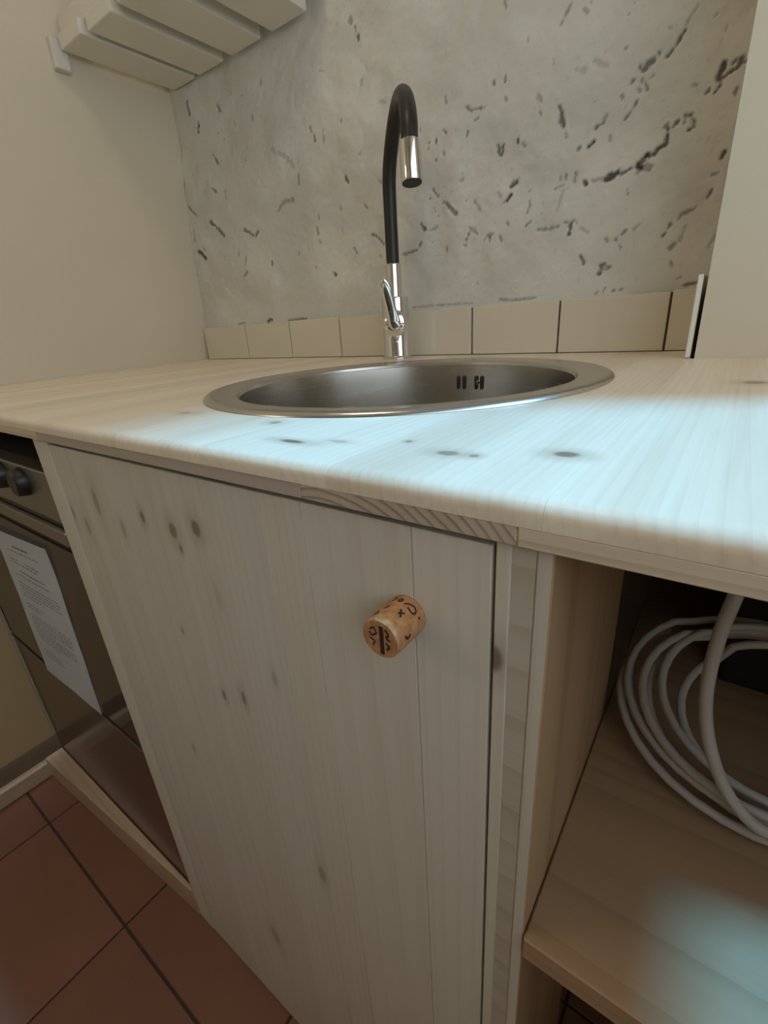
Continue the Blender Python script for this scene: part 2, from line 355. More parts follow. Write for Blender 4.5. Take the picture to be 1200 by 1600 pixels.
def left_x(y, z=0.0):
    if y <= 0: return -0.83
    return -0.83 - 0.22 * y + 0.11 * y * y + 0.11 * min(max(z, 0), .6) * min(y / .69, 1.1)
def build_left_wall():
    ys = np.concatenate([np.linspace(-1.9, -0.1, 10), np.linspace(0, 0.74, 38)]); zs = np.concatenate([[-0.79], np.linspace(-0.7, 0, 8), np.linspace(0.03, 0.7, 24), np.linspace(0.8, CEIL, 6)])
    V = []
    for y in ys:
        for z in zs:
            n = float(vnoise(np.array([y * 7 + 20]), np.array([z * 7 + 20]), 21)[0]) * 0.004 * min(max(z - 0.02, 0) / 0.1, 1)
            V.append((left_x(y, z) + n, y, z + ZC))
    me = grid_mesh('wall_left', np.array(V), len(ys), len(zs))
    o = obj('wall_left', me, M_wall); me.polygons.foreach_set('use_smooth', [True] * len(me.polygons))
    tag(o, 'smooth cream painted left wall', kind='structure')
build_left_wall()

def struct(name, bm, mat, label=None, parent=None): return obj(name, bm, mat, parent, label=label, kind='structure' if parent is None else None)
# pier on the right of the sink niche, and the wall with the window that lights the worktop
struct('wall_pier', bx(XP, 1.0, YP, YP + 0.25, -0.8853, CEIL), M_pier, 'smooth cream plaster pier right of the tiles')
XW = 0.80; WY0, WY1, WZ0, WZ1 = -1.15, 0.478, 0.05, 1.02
bm = bmesh.new()
box(bm, XW, XW + 0.2, WY1, YP, -0.8853, CEIL); box(bm, XW, XW + 0.2, -1.9, WY0, -0.8853, CEIL)
box(bm, XW, XW + 0.2, WY0, WY1, -0.8853, WZ0); box(bm, XW, XW + 0.2, WY0, WY1, WZ1, CEIL)
struct('wall_right', bm, M_wall, 'cream wall with window opening beside the worktop')
bm = bmesh.new()
for a in ((WY0, WY0 + .04, WZ0, WZ1), (WY1 - .03, WY1, WZ0, WZ1), (WY0, WY1, WZ0, WZ0 + .03), (WY0, WY1, WZ1 - .04, WZ1)):
    box(bm, XW + 0.10, XW + 0.15, *a)
struct('window_1', bm, plain('window_white', (0.8, 0.8, 0.78), 0.4), 'white frame of the open window beside the worktop')
struct('wall_front', bx(-0.95, 1.0, -2.0, -1.9, -0.8853, CEIL), M_wall, 'cream wall behind the viewer')
struct('ceiling', bx(-1.1, 1.0, -2.0, 0.85, CEIL, CEIL + 0.06), M_ceil, 'plain white ceiling')

# floor: mortar bed with separate terracotta tiles
M_grout = plain('floor_grout', (0.06, 0.042, 0.032), 0.9)
floor = struct('floor', bx(-1.05, 1.0, -1.95, 0.75, -0.90, -0.8885), M_grout, 'terracotta tiled kitchen floor')
def terracotta():
    m, nt, b = new_mat('terracotta')
    tc = N(nt, 'ShaderNodeTexCoord'); oi = N(nt, 'ShaderNodeObjectInfo')
    n = N(nt, 'ShaderNodeTexNoise', i_Scale=6.0, i_Detail=6.0); L(nt, tc.outputs['Object'], n.inputs['Vector'])
    f = math_(nt, 'ADD', math_(nt, 'MULTIPLY', n.outputs[0], 0.7), math_(nt, 'MULTIPLY', oi.outputs['Random'], 0.3))
    L(nt, mixc(nt, f, (0.16, 0.062, 0.036), (0.26, 0.118, 0.074)), b.inputs['Base Color'])
    b.inputs['Roughness'].default_value = 0.6
    n2 = N(nt, 'ShaderNodeTexNoise', i_Scale=90.0, i_Detail=4.0); L(nt, tc.outputs['Object'], n2.inputs['Vector']); bump(nt, n2.outputs[0], .15, .002, b)
    return m
M_terra = terracotta()
tile_me = None; T = 0.33
for i in range(-1, 5):
    for j in range(-6, 3):
        x0 = -0.366 + (i - 1) * T; y0 = -0.081 + j * T
        if y0 + T < -1.5 or y0 > 0.7: continue
        if tile_me is None:
            bm = box(bmesh.new(), 0.002, T - 0.002, 0.002, T - 0.002, -ZC - 0.006, -ZC, bev=0.0012)
            o = obj('floor_tile', bm, M_terra, floor); tile_me = o.data
        else:
            o = bpy.data.objects.new('floor_tile', tile_me); COL.objects.link(o); o.parent = floor
        o.location = (x0, y0, 0.0)

# foot of the left wall: recess with its shade put into a dark colour, and a low board
M_base = plain('baseboard_paint', (0.50, 0.40, 0.28), 0.5)
obj('trim_1', bx(-0.90, -0.842, -1.9, 0.02, -0.8853, -0.788), plain('recess_shade', (0.20, 0.14, 0.09), 0.7), kind='structure', label='recessed strip at the foot of left wall, shade put into its dark colour')
obj('trim_2', bx(-0.8295, -0.826, -1.88, 0.006, -0.788, -0.032), painted_wall('shaded_wall_panel', (0.50, 0.37, 0.20)), kind='structure', label='lower wall panel left of the oven, shade put into its ochre colour')  # ochre colour carries the shade on the lower left wall
obj('baseboard_left', bx(-0.842, -0.822, -1.9, 0.004, -0.885, -0.845, bev=0.003, seg=2), M_base, kind='structure', label='low beige baseboard along the left wall')

# ---------------------------------------------------------------- splashback of cut tiles
M_tile = plain('ivory_glazed_tile', (0.70, 0.63, 0.50), 0.22, noise=0.03, scale=8)
M_joint = plain('dark_tile_joint', (0.10, 0.085, 0.065), 0.9)
sp = thing('tile_splashback', (-0.3, D, 0.0), 'row of ivory wall tiles standing along the back of the worktop', 'splashback')
joints = [-0.918, -0.734, -0.567, -0.405, -0.243, -0.0786, 0.081, 0.241, 0.2885]
for a, b in zip(joints, joints[1:]):
    obj('tile', bx(a + 0.0015, b - 0.0015, D, D + 0.010, 0.0006, 0.0845 + random.uniform(-.0015, .0015), bev=0.0015, seg=2), M_tile, sp)
obj('joint_bed', bx(-0.917, 0.2885, D + 0.004, D + 0.0125, 0.0006, 0.082), M_joint, sp)
M_bead = plain('white_filler', (0.80, 0.76, 0.68), 0.6)
o = obj('edge_trim', bx(0.2795, 0.2855, YP + 0.002, D - 0.002, 0.0006, 0.0975, bev=0.001), M_bead, label='upright white edging strip where the tiles meet the pier', cat='tile trim')

# ---------------------------------------------------------------- worktop
LIGHT = (0.88, 0.78, 0.62); DARK = (0.50, 0.34, 0.20)
kz = -0.002
top_knots = [(0.0458, 0.0781, kz, .007, .006, .012, .55), (0.109, 0.0365, kz, .015, .0045, .012, .8), (0.2176, 0.0498, kz, .009, .006, .012, .6), (0.2748, 0.0707, kz, .009, .007, .012, .75),
             (0.1832, 0.0641, kz, .003, .003, .01, .6), (-0.0856, 0.0816, kz, .012, .007, .012, .35), (0.2326, 0.0504, kz, .004, .004, .012, .55), (0.3525, 0.3494, kz, .012, .012, .012, .6), (0.139, 0.0485, kz, .010, .004, .012, .35)]
def addz(kn): return [(a, b, c + ZC, d, e, f, g) for a, b, c, d, e, f, g in kn]
M_top = pine('pine_worktop', 'Y', LIGHT, DARK, ring=0.006, contrast=0.09, knots=addz(top_knots), rough=0.35, pith=(0.0, 0.02 - ZC), jitter=0.30)
M_edge_dark = pine('pine_edge_lamella', 'Y', (0.56, 0.47, 0.37), (0.27, 0.195, 0.13), ring=0.0048, contrast=0.75, rough=0.5, pith=(-0.17, 0.10 - ZC), jitter=0.0, distort=0.6)
M_edge_grey = pine('pine_edge_grey', 'X', (0.52, 0.44, 0.36), (0.36, 0.28, 0.21), ring=0.010, contrast=0.4, rough=0.5, jitter=0.2)
M_edge = pine('pine_edge_pale', 'X', (0.74, 0.62, 0.47), (0.48, 0.34, 0.21), ring=0.008, contrast=0.45, rough=0.45, jitter=0.3)
wt = thing('worktop', (0.0, 0.3, -0.0214), 'pale pine worktop of glued boards with a rounded front edge', 'worktop')
SC = (0.0, 0.3327); SR = 0.24
TH = 0.0122; TT = 0.0214
def profile(yb):
    r = 0.0075; pts = [(yb, -TH), (0.0, -TH)]
    for k in range(7):
        a = math.pi / 2 * k / 6
        pts.append((r - r * math.cos(a), -r + r * math.sin(a)))
    pts.append((yb, 0.0)); return pts
def plank(x0, x1, yb, left_curve=False):
    bm = bmesh.new(); pr = profile(yb)
    if left_curve:       # board scribed to the wall: split along Y on its left side
        n = 14; ysamp = [0.0075 + (yb - 0.0075) * k / n for k in range(n + 1)]
        pts2 = pr[:-1]
        topL = [bm.verts.new((left_x(y, 0) + 0.0012, y, ZC)) for y in ysamp]; botL = [bm.verts.new((left_x(y, 0) + 0.0012, y, ZC - TH)) for y in ysamp]
        topR = [bm.verts.new((x1, y, ZC)) for y in ysamp]; botR = [bm.verts.new((x1, y, ZC - TH)) for y in ysamp]
        for k in range(n):
            bm.faces.new((topL[k], topR[k], topR[k + 1], topL[k + 1])); bm.faces.new((botL[k], botL[k + 1], botR[k + 1], botR[k]))
            bm.faces.new((topL[k], topL[k + 1], botL[k + 1], botL[k])); bm.faces.new((topR[k], botR[k], botR[k + 1], topR[k + 1]))
        bm.faces.new((topL[-1], topR[-1], botR[-1], botL[-1]))
        fl = [bm.verts.new((left_x(p[0], 0) + 0.0012, p[0], p[1] + ZC)) for p in pr[1:-2]]; fr = [bm.verts.new((x1, p[0], p[1] + ZC)) for p in pr[1:-2]]
        sl2 = [botL[0]] + fl + [topL[0]]; sr2 = [botR[0]] + fr + [topR[0]]
        for k in range(len(sl2) - 1): bm.faces.new((sl2[k], sr2[k], sr2[k + 1], sl2[k + 1]))
        bm.faces.new(sl2); bm.faces.new(sr2[::-1])
        return bm
    a = [bm.verts.new((x0, p[0], p[1] + ZC)) for p in pr]; b = [bm.verts.new((x1, p[0], p[1] + ZC)) for p in pr]
    for k in range(len(pr)): k2 = (k + 1) % len(pr); bm.faces.new((a[k], b[k], b[k2], a[k2]))
    bm.faces.new(a[::-1]); bm.faces.new(b)
    return bm
XE = 0.65
edges = [-0.7525 + 0.11545 * k for k in range(10)]      # ... 0.2865
edges = [None] + edges + [0.41, 0.53, XE]
cutter = None
for a, b in zip(edges, edges[1:]):
    yb = D - 0.0006 if b <= 0.287 else YP - 0.0006
    gap = 0.00004
    bm = plank(a + gap if a is not None else None, b - gap, yb, a is None)
    o = obj('plank', bm, M_top, wt, smooth=True)
    if a is not None and b > SC[0] - 0.23 and a < SC[0] + 0.23:
        if cutter is None:
            cb = lathe(bmesh.new(), [(0, -0.05), (0.226, -0.05), (0.226, 0.05), (0, 0.05)], SC, 96)
            cutter = bpy.data.objects.new('hole_cutter', bpy.data.meshes.new('hole_cutter')); bmesh.ops.recalc_face_normals(cb, faces=cb.faces); cb.to_mesh(cutter.data); cb.free(); COL.objects.link(cutter)
        md = o.modifiers.new('hole', 'BOOLEAN'); md.object = cutter; md.operation = 'DIFFERENCE'; md.solver = 'EXACT'
        bpy.context.view_layer.update()
        me2 = bpy.data.meshes.new_from_object(o.evaluated_get(bpy.context.evaluated_depsgraph_get()))
        o.modifiers.clear(); o.data = me2; me2.polygons.foreach_set('use_smooth', [True] * len(me2.polygons)); me2.set_sharp_from_angle(angle=math.radians(40))
        bm = bmesh.new(); bm.from_mesh(me2); back = [v for v in bm.verts if v.co.y > SC[1]]
        if a > SC[0] - 0.226 and b < SC[0] + 0.226:       # cut in two by the hole: front and back board
            bm2 = bm.copy(); bmesh.ops.delete(bm, geom=back, context='VERTS'); bm.to_mesh(me2)
            bmesh.ops.delete(bm2, geom=[v for v in bm2.verts if v.co.y <= SC[1]], context='VERTS')
            obj('plank', bm2, M_top, wt, smooth=True)
        bm.free()
if cutter: bpy.data.objects.remove(cutter)
obj('edge_strip', bx(-0.233, 0.1498, 0.0002, 0.06, -TT, -TH - 0.0001, bev=0.0006), M_edge_grey, wt, label='grey-brown lower lamella with plain grain')
obj('edge_strip', bx(0.1500, 0.2765, 0.0002, 0.06, -TT, -TH - 0.0001, bev=0.0006), M_edge_dark, wt, label='grey-brown lower lamella showing curved end grain')
obj('edge_strip', bx(left_x(0.0) + 0.002, -0.2332, 0.0, 0.06, -TT, -TH - 0.0001, bev=0.0006), M_edge, wt)
obj('edge_strip', bx(0.2767, XE, 0.0, 0.06, -TT, -TH - 0.0001, bev=0.0006), M_edge, wt)

# ---------------------------------------------------------------- sink
M_steel = steel('brushed_steel', (0.46, 0.435, 0.39), 0.27)
M_rim = steel('rim_steel', (0.56, 0.54, 0.51), 0.24)
M_black = plain('black_hole', (0.01, 0.01, 0.01), 0.6)
M_chrome = steel('chrome', (0.78, 0.77, 0.76), 0.06, brush=False)
sk = thing('round_sink', (SC[0], SC[1], 0.0), 'round stainless steel sink set flush into the pine worktop', 'sink')
obj('rim', lathe(bmesh.new(), [(SR, 0.0003), (SR - .0008, .0022), (SR - .004, .0042), (SR - .008, .0046), (SR - .013, .0036), (SR - .022, .0030), (SR - .032, .0026), (SR - .0365, .0008), (SR - .038, -.003), (SR - .0385, -.003), (SR - .034, -.0002)], SC, 128, close=True), M_rim, sk, smooth=True)
R0 = SR - 0.038
bowl = [(R0 + .0004, -.0028), (R0 - .001, -.02), (R0 - .004, -.08), (R0 - .008, -.118), (R0 - .018, -.140), (R0 - .038, -.153), (R0 - .07, -.158), (.05, -.163), (.046, -.166)]
out = [(r + .0012, z - .0012) for r, z in bowl[::-1]]
obj('bowl', lathe(bmesh.new(), bowl + out, SC, 128, close=True), M_steel, sk, smooth=True)
dr = obj('drain', lathe(bmesh.new(), [(.0, -.169), (.02, -.169), (.03, -.168), (.044, -.1625), (.0475, -.162), (.0475, -.170), (0, -.174)], SC, 48), M_chrome, sk, smooth=True)
for dx in (-0.0205, -0.0105, 0.0105, 0.0205):
    a = math.pi / 2 - (dx - 0.006) / R0; rr = R0 - 0.0028
    c = Vector((SC[0] + rr * math.cos(a), SC[1] + rr * math.sin(a), -0.030)); bm = bmesh.new()
    tube(bm, [c + Vector((0, 0, z)) for z in (-.0105, -.0095, -.008, .008, .0095, .0105)], [.0009, .002, .0026, .0026, .002, .0009], 10)
    obj('overflow_slot', bm, M_black, sk, label='black upright overflow slot')
a = math.pi / 2 - 0.006 / R0 * -1
bm = bmesh.new(); tube(bm, [(SC[0] + 0.006, SC[1] + R0 - 0.0005, -.030), (SC[0] + 0.006, SC[1] + R0 - .005, -.030)], [.0042, .0032], 16)
obj('screw', bm, M_chrome, sk, smooth=True)

# ---------------------------------------------------------------- mixer tap
FB = Vector((-0.213, 0.632, 0.0)); FU = Vector((0.149, -0.160, 0)).normalized(); FS = Vector((0, 0, 1)).cross(FU)
M_hose = plain('black_silicone', (0.014, 0.011, 0.009), 0.42, noise=0.1)
M_nozzle = plain('dark_aerator', (0.02, 0.018, 0.016), 0.5)
fc = thing('mixer_tap', FB, 'chrome kitchen tap with a black flexible hose spout behind the sink', 'tap')
bm = lathe(bmesh.new(), [(0, .0004), (.0295, .0004), (.0295, .003), (.027, .0045), (.0258, .006), (.0256, .108), (.0245, .1105), (.0150, .1115), (0, .1115)], FB, 40)
obj('body', bm, M_chrome, fc, smooth=True)
bm = lathe(bmesh.new(), [(0, .1115), (.0143, .1115), (.0143, .1655), (.0128, .167), (0, .167)], FB, 32)
obj('neck', bm, M_chrome, fc, smooth=True)
def fp(s, z, side=0.0): return FB + FU * s + FS * side + Vector((0, 0, z))
hose = spline([fp(0, .163), fp(0, .21), fp(.001, .255), fp(.008, .30), fp(.030, .342, .004), fp(.072, .3715, .008), fp(.120, .3715, .008), fp(.166, .349, .005), fp(.197, .318, .002), fp(.2075, .289)], 8)
obj('hose', tube(bmesh.new(), hose, .0118, 24), M_hose, fc, smooth=True)
tb = fp(.2165, .2415); tt = fp(.2072, .2905); ax = (tb - tt)
bm = tube(bmesh.new(), [tt, tt + ax * .02, tt + ax * .96, tb], [.0135, .0147, .0150, .0142], 32)
nz = obj('spout_tip', bm, M_chrome, fc, smooth=True)
bm = tube(bmesh.new(), [tb - ax * .02, tb + ax * .012], [.0134, .0134], 28); obj('aerator', bm, M_nozzle, nz)
# side lever: round hub facing the sink with a flat paddle rising from it
hd = Vector((0.52, -0.84, 0.0)).normalized(); hs = Vector((0, 0, 1)).cross(hd); hc = FB + Vector((0, 0, 0.0645))
bm = tube(bmesh.new(), [hc + hd * .018, hc + hd * .038, hc + hd * .043, hc + hd * .0465, hc + hd * .0485, hc + hd * .049], [.0235, .0235, .0225, .0190, .0110, .0020], 32)
hub = obj('lever_hub', bm, M_chrome, fc, smooth=True)
bm = bmesh.new(); secs = [(-.0125, .0030, .0475), (-.0105, .0080, .048), (-.005, .0112, .0485), (.005, .0116, .049), (.016, .0103, .050), (.030, .0096, .052), (.045, .0099, .0545), (.057, .0103, .0565), (.066, .0092, .058), (.071, .0066, .0588), (.0735, .0025, .0592)]
rings = []
for h, w, dd in secs:
    lean = -0.20 * h; c = hc + hd * dd + hs * lean + Vector((0, 0, h)); t = .0035
    rings.append([bm.verts.new(Vector((p.x, p.y, p.z + ZC))) for p in [c + hs * (w * math.cos(q)) + hd * (t * math.sin(q)) for q in [2 * math.pi * k / 12 for k in range(12)]]])
for a, b in zip(rings, rings[1:]):
    for k in range(12): bm.faces.new((a[k], a[(k + 1) % 12], b[(k + 1) % 12], b[k]))
bm.faces.new(rings[0][::-1]); bm.faces.new(rings[-1])
obj('lever', bm, M_chrome, fc, smooth=True)

# ---------------------------------------------------------------- sink cabinet with plank door and cork knob
YC = 0.005
XA, XB, XC, XD = -0.2656, -0.2276, 0.2650, 0.2913
dk = [(-0.2200, -0.1012, .004, .010, .6), (-0.1503, -0.0773, .007, .016, .55), (-0.1915, -0.1114, .006, .012, .5), (-0.1065, -0.0970, .006, .011, .45), (-0.0603, -0.0749, .0045, .007, .9),
      (-0.0147, -0.0792, .0075, .0085, .8), (0.0203, -0.0705, .0075, .0085, .85), (-0.0091, -0.0955, .003, .005, .8), (-0.0450, -0.1893, .0025, .004, .7), (0.0011, -0.2465, .0035, .007, .8),
      (0.0331, -0.2332, .004, .009, .8), (-0.0958, -0.3747, .004, .008, .5), (0.1002, -0.4148, .006, .014, .55), (-0.0207, -0.6595, .010, .022, .5), (0.085, -0.185, .004, .008, .4), (0.03, -0.13, .006, .015, .2)]
door_knots = [(x, YC, z + ZC, rx, .02, rz, s) for x, z, rx, rz, s in dk]
door_knots = [(a, b, c, d, e, f * 1.15, g * .78) for a, b, c, d, e, f, g in door_knots]
WL = (0.69, 0.635, 0.545); WD = (0.50, 0.42, 0.31)
M_door = pine('limed_pine_door', 'Z', WL, WD, ring=0.009, contrast=0.14, knots=door_knots, rough=0.5, pith=(0.0, 0.05), jitter=0.35, distort=1.8)
M_frame = pine('limed_pine_frame', 'Z', WL, WD, ring=0.008, contrast=0.12, knots=[(0.2655, YC, -0.0885 + ZC, .0062, .012, .0105, 0.75)], rough=0.5, jitter=0.3)
M_core = pine('pine_core_layer', 'X', (0.58, 0.52, 0.42), (0.36, 0.28, 0.19), ring=0.03, contrast=0.3, rough=0.6, jitter=0.3, pith=(0.0, 0.0))
M_panel_in = pine('raw_pine_panel', 'Z', (0.52, 0.34, 0.19), (0.36, 0.21, 0.10), ring=0.012, contrast=0.4, rough=0.5, jitter=0.3)
cb = thing('sink_cabinet', (0.0, 0.12, -0.8853), 'whitewashed pine sink cabinet under the worktop with one plank door', 'cabinet')
ZB = -0.8845; ZT = -TT - 0.0004
obj('left_stile', bx(XA, XB - 0.0008, YC, 0.20, ZB, ZT, bev=0.0006), M_frame, cb)
# right panel, three glued layers as its front edge shows
l1 = obj('side_panel', bx(XC + 0.0006, 0.2728, YC, 0.215, ZB, ZT, bev=0.0005), M_frame, cb)
obj('core_layer', bx(0.2729, 0.2836, YC + 0.0004, 0.215, ZB, ZT), M_core, l1, label='darker core layer with end grain')
ol = obj('outer_layer', bx(0.2837, XD, YC, 0.215, ZB, ZT, bev=0.0008), [M_frame, M_panel_in], l1)
for p in ol.data.polygons:
    if p.normal.x > 0.6: p.material_index = 1        # bare wood inside the shelf bay
obj('bottom_rail', bx(XB, XC, YC + 0.03, 0.20, ZB, ZB + 0.03), M_frame, cb)
obj('top_rail', bx(XB, XC, YC + 0.030, 0.055, -0.06, ZT), M_frame, cb)
door = obj('door', bx(XB + 0.002, XC - 0.0012, YC + 0.006, YC + 0.019, ZB + 0.003, ZT - 0.0042), M_door, cb)
dj = [XB + 0.0022, 0.1040, 0.1420, 0.2203, XC - 0.0012]
for a, b in zip(dj, dj[1:]):
    obj('plank', bx(a + 0.0002, b - 0.0002, YC + 0.0002, YC + 0.0062, ZB + 0.003, ZT - 0.0045, bev=0.0004), M_door, door)

def cork_mat():
    m, nt, b = new_mat('cork')
    tc = N(nt, 'ShaderNodeTexCoord'); n = N(nt, 'ShaderNodeTexNoise', i_Scale=230.0, i_Detail=5.0); L(nt, tc.outputs['Object'], n.inputs['Vector'])
    col = mixc(nt, maprange(nt, n.outputs[0], .35, .7), (0.40, 0.185, 0.07), (0.54, 0.29, 0.13))
    v = N(nt, 'ShaderNodeTexVoronoi', i_Scale=170.0); L(nt, tc.outputs['Object'], v.inputs['Vector'])
    col = mixc(nt, maprange(nt, v.outputs['Distance'], .16, .05, 0, .5), col, (0.20, 0.09, 0.04))
    L(nt, col, b.inputs['Base Color']); b.inputs['Roughness'].default_value = 0.8
    bump(nt, n.outputs[0], .3, .0008, b); return m
M_cork = cork_mat(); M_ink = plain('branded_ink', (0.035, 0.014, 0.008), 0.8)
KX, KZ, KR, KL = 0.2163, -0.0785, 0.0116, 0.0258
bm = bmesh.new(); kc = Vector((KX, YC, KZ))
tube(bm, [kc + Vector((0, -t, 0)) for t in (0, .001, .004, .014, KL - .004, KL - .001, KL)], [KR * .97, KR, KR * 1.01, KR * 1.0, KR * .99, KR * .975, KR * .93], 36)
nf = len(bm.faces)
def side_mark(pts, w):      # polyline on the cork's round side: (angle deg from up, towards +x negative; distance from the free end)
    for (a0, t0), (a1, t1) in zip(pts, pts[1:]):
        P = [];
        for a, t in ((a0, t0), (a1, t1)):
            P.append((math.radians(a) * KR, t))
        d = Vector((P[1][0] - P[0][0], P[1][1] - P[0][1])); n_ = Vector((-d.y, d.x)).normalized() * w
        q = [(P[0][0] + n_.x, P[0][1] + n_.y), (P[1][0] + n_.x, P[1][1] + n_.y), (P[1][0] - n_.x, P[1][1] - n_.y), (P[0][0] - n_.x, P[0][1] - n_.y)]
        vs = []
        for s, t in q:
            an = s / KR; r = KR * 1.016
            vs.append(bm.verts.new((KX + r * math.sin(an), YC - KL + t, KZ + r * math.cos(an) + ZC)))
        bm.faces.new(vs)
W_ = .00055
side_mark([(22, .0105), (34, .0135)], W_); side_mark([(34, .0095), (20, .0140)], W_)                      # small cross
side_mark([(14, .0185), (24, .0205), (38, .0215), (50, .0205), (52, .0180), (42, .0172), (28, .0178)], W_)       # looped letter
side_mark([(-6, .0185), (4, .0190), (2, .0215), (-6, .0205), (-2, .0188)], W_)
side_mark([(-22, .018), (-14, .0205), (-20, .022)], W_)
side_mark([(-20, .0100), (-12, .0130)], W_); side_mark([(-34, .0045), (-24, .0055), (-30, .008)], W_)
side_mark([(80, .0060), (92, .0080), (86, .0105)], W_ * 1.3); side_mark([(66, .0195), (70, .0205)], W_ * 1.3)
def end_mark(pts, w):
    for a, b in zip(pts, pts[1:]):
        d = Vector((b[0] - a[0], b[1] - a[1])); n_ = Vector((-d.y, d.x)).normalized() * w
        bm.faces.new([bm.verts.new((KX + p[0], YC - KL - .00015, KZ + p[1] + ZC)) for p in ((a[0] + n_.x, a[1] + n_.y), (b[0] + n_.x, b[1] + n_.y), (b[0] - n_.x, b[1] - n_.y), (a[0] - n_.x, a[1] - n_.y))])
end_mark([(.0012, .0082), (.0012, -.0088)], .0013)
end_mark([(-.0062, .004), (-.0036, .0062), (-.0018, .003), (-.0048, .0006), (-.0066, .0026)], .0005)
end_mark([(-.0066, -.001), (-.0032, -.0022), (-.0046, -.0052)], .0005)
end_mark([(.0036, .007), (.0058, .0045), (.0040, .0022), (.0064, .0008)], .0006)
end_mark([(.0034, -.001), (.0060, -.0026), (.0040, -.0052)], .0006)
for f in bm.faces[:]: pass
bm.faces.ensure_lookup_table()
for i, f in enumerate(bm.faces):
    if i >= nf: f.material_index = 1
obj('cork_knob', bm, [M_cork, M_ink], door, label='wine cork with brown printed marks used as door knob', smooth=True)

# ---------------------------------------------------------------- open shelf bay on the right
sh = thing('shelf_board', (0.45, 0.2, -0.288), 'wide raw pine shelf board below the worktop right of the cabinet', 'shelf')
M_shelf = pine('raw_pine_shelf', 'X', (0.40, 0.26, 0.15), (0.28, 0.17, 0.085), ring=0.010, contrast=0.4, rough=0.5, jitter=0.2)
obj('board', bx(XD + 0.0006, XE, 0.0015, 0.56, -0.3080, -0.288, bev=0.0012), M_shelf, sh)
obj('support_leg', bx(0.60, XE, 0.40, 0.45, -0.8845, -0.3082), M_shelf, sh)
obj('support_leg', bx(0.60, XE, 0.02, 0.07, -0.8845, -0.3082), M_shelf, sh)

bs = obj('bay_light_blocker', bx(0.632, XE - 0.0005, 0.165, 0.56, -0.2878, -TT - 0.0004), M_shelf, label='added unseen raw pine upright keeping window light out of the shelf bay', cat='panel')  # added out of view to block window light from the bay

# cable coil leaning on a dark box
M_cable = plain('grey_white_cable', (0.50, 0.46, 0.41), 0.5, noise=0.05)
cc = thing('cable_coil', (0.40, 0.20, -0.288), 'coil of thick off-white cable leaning on the shelf board', 'cable')
KSL = 0.55; vdir = Vector((0, 1, KSL)).normalized(); cn = Vector((1, 0, 0)).cross(vdir)
R_C = 0.0034
cen = Vector((0.405, 0.212, -0.2335))
pts = []
turns = [(0.102, 0.0, 0.0), (0.086, .006, .002), (0.090, .004, -.003), (0.066, .012, .004), (0.098, .0, .006), (0.080, .008, .008)]
lift = 0
for i in range(len(turns) * 36):
    a = i / 36 * 2 * math.pi; k = i / 36; t0 = turns[int(k)]; t1 = turns[min(int(k) + 1, len(turns) - 1)]; f = k - int(k); f = f * f * (3 - 2 * f)
    r = t0[0] * (1 - f) + t1[0] * f; ox = t0[1] * (1 - f) + t1[1] * f; ov = t0[2] * (1 - f) + t1[2] * f
    p = cen + Vector((1, 0, 0)) * (r * 1.02 * math.cos(a + 2.4) + ox) + vdir * (r * 0.86 * math.sin(a + 2.4) + ov) + cn * (0.0085 * ((int(k) * 37 % 3) - 1 + 0.5 * math.sin(a * .5)))
    if p.z < -0.288 + R_C: p.z = -0.288 + R_C
    pts.append(p)
obj('loops', tube(bmesh.new(), pts, R_C, 12), M_cable, cc, smooth=True)
strand_px = [(1152, 925), (1122, 1000), (1104, 1080), (1106, 1150), (1128, 1222), (1166, 1278), (1215, 1312)]
P = [on_plane(p, 1, .135) for p in strand_px]
P = [Vector((p.x, .135 - .0 * i, max(p.z, -0.282))) for i, p in enumerate(P)]
P.insert(0, P[0] + Vector((.008, .004, .06)))
obj('loose_end', tube(bmesh.new(), spline(P, 6), R_C * 1.2, 12), M_cable, cc, smooth=True)
bk = thing('storage_box', (0.5, 0.38, -0.288), 'black box standing behind the coiled cable on the shelf', 'box')
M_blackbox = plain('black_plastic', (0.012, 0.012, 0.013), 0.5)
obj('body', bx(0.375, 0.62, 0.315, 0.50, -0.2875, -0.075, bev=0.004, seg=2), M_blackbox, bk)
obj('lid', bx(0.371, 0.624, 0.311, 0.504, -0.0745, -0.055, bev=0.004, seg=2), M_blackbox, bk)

# ---------------------------------------------------------------- built-in oven
M_ov_steel = steel('oven_steel', (0.36, 0.36, 0.35), 0.38)
M_ov_dark = plain('oven_dark_trim', (0.020, 0.016, 0.013), 0.4)
M_ov_strip = plain('oven_brown_strip', (0.30, 0.25, 0.20), 0.35, metal=0.6)
M_glass = plain('oven_dark_glass', (0.045, 0.028, 0.020), 0.10)
M_lower = plain('oven_lower_panel', (0.105, 0.062, 0.042), 0.22)
M_body = plain('oven_body', (0.03, 0.026, 0.023), 0.6)
OX0, OX1, OY = -0.8255, XA - 0.0015, 0.010
ov = thing('built_in_oven', (-0.55, 0.25, -0.82), 'built-in oven with grey control panel and dark glass door', 'oven')
obj('body', bx(OX0 + .004, OX1 - .004, OY + 0.024, 0.55, -0.835, -0.070), M_body, ov)
cp = obj('control_panel', bx(OX0, OX1, OY, OY + 0.024, -0.131, -0.066, bev=0.002, seg=2), M_ov_steel, ov)
for x in (-0.365, -0.437, -0.52, -0.60):
    bm = bmesh.new(); tube(bm, [(x, OY - .0003, -.088), (x, OY - .002, -.088), (x, OY - .011, -.088), (x, OY - .013, -.088)], [.0185, .0185, .0165, .0145], 28)
    obj('control_knob', bm, M_ov_dark, cp, smooth=True)
dr = obj('oven_door', bx(OX0, OX1, OY + .002, OY + 0.024, -0.493, -0.134, bev=0.001), M_ov_dark, ov)
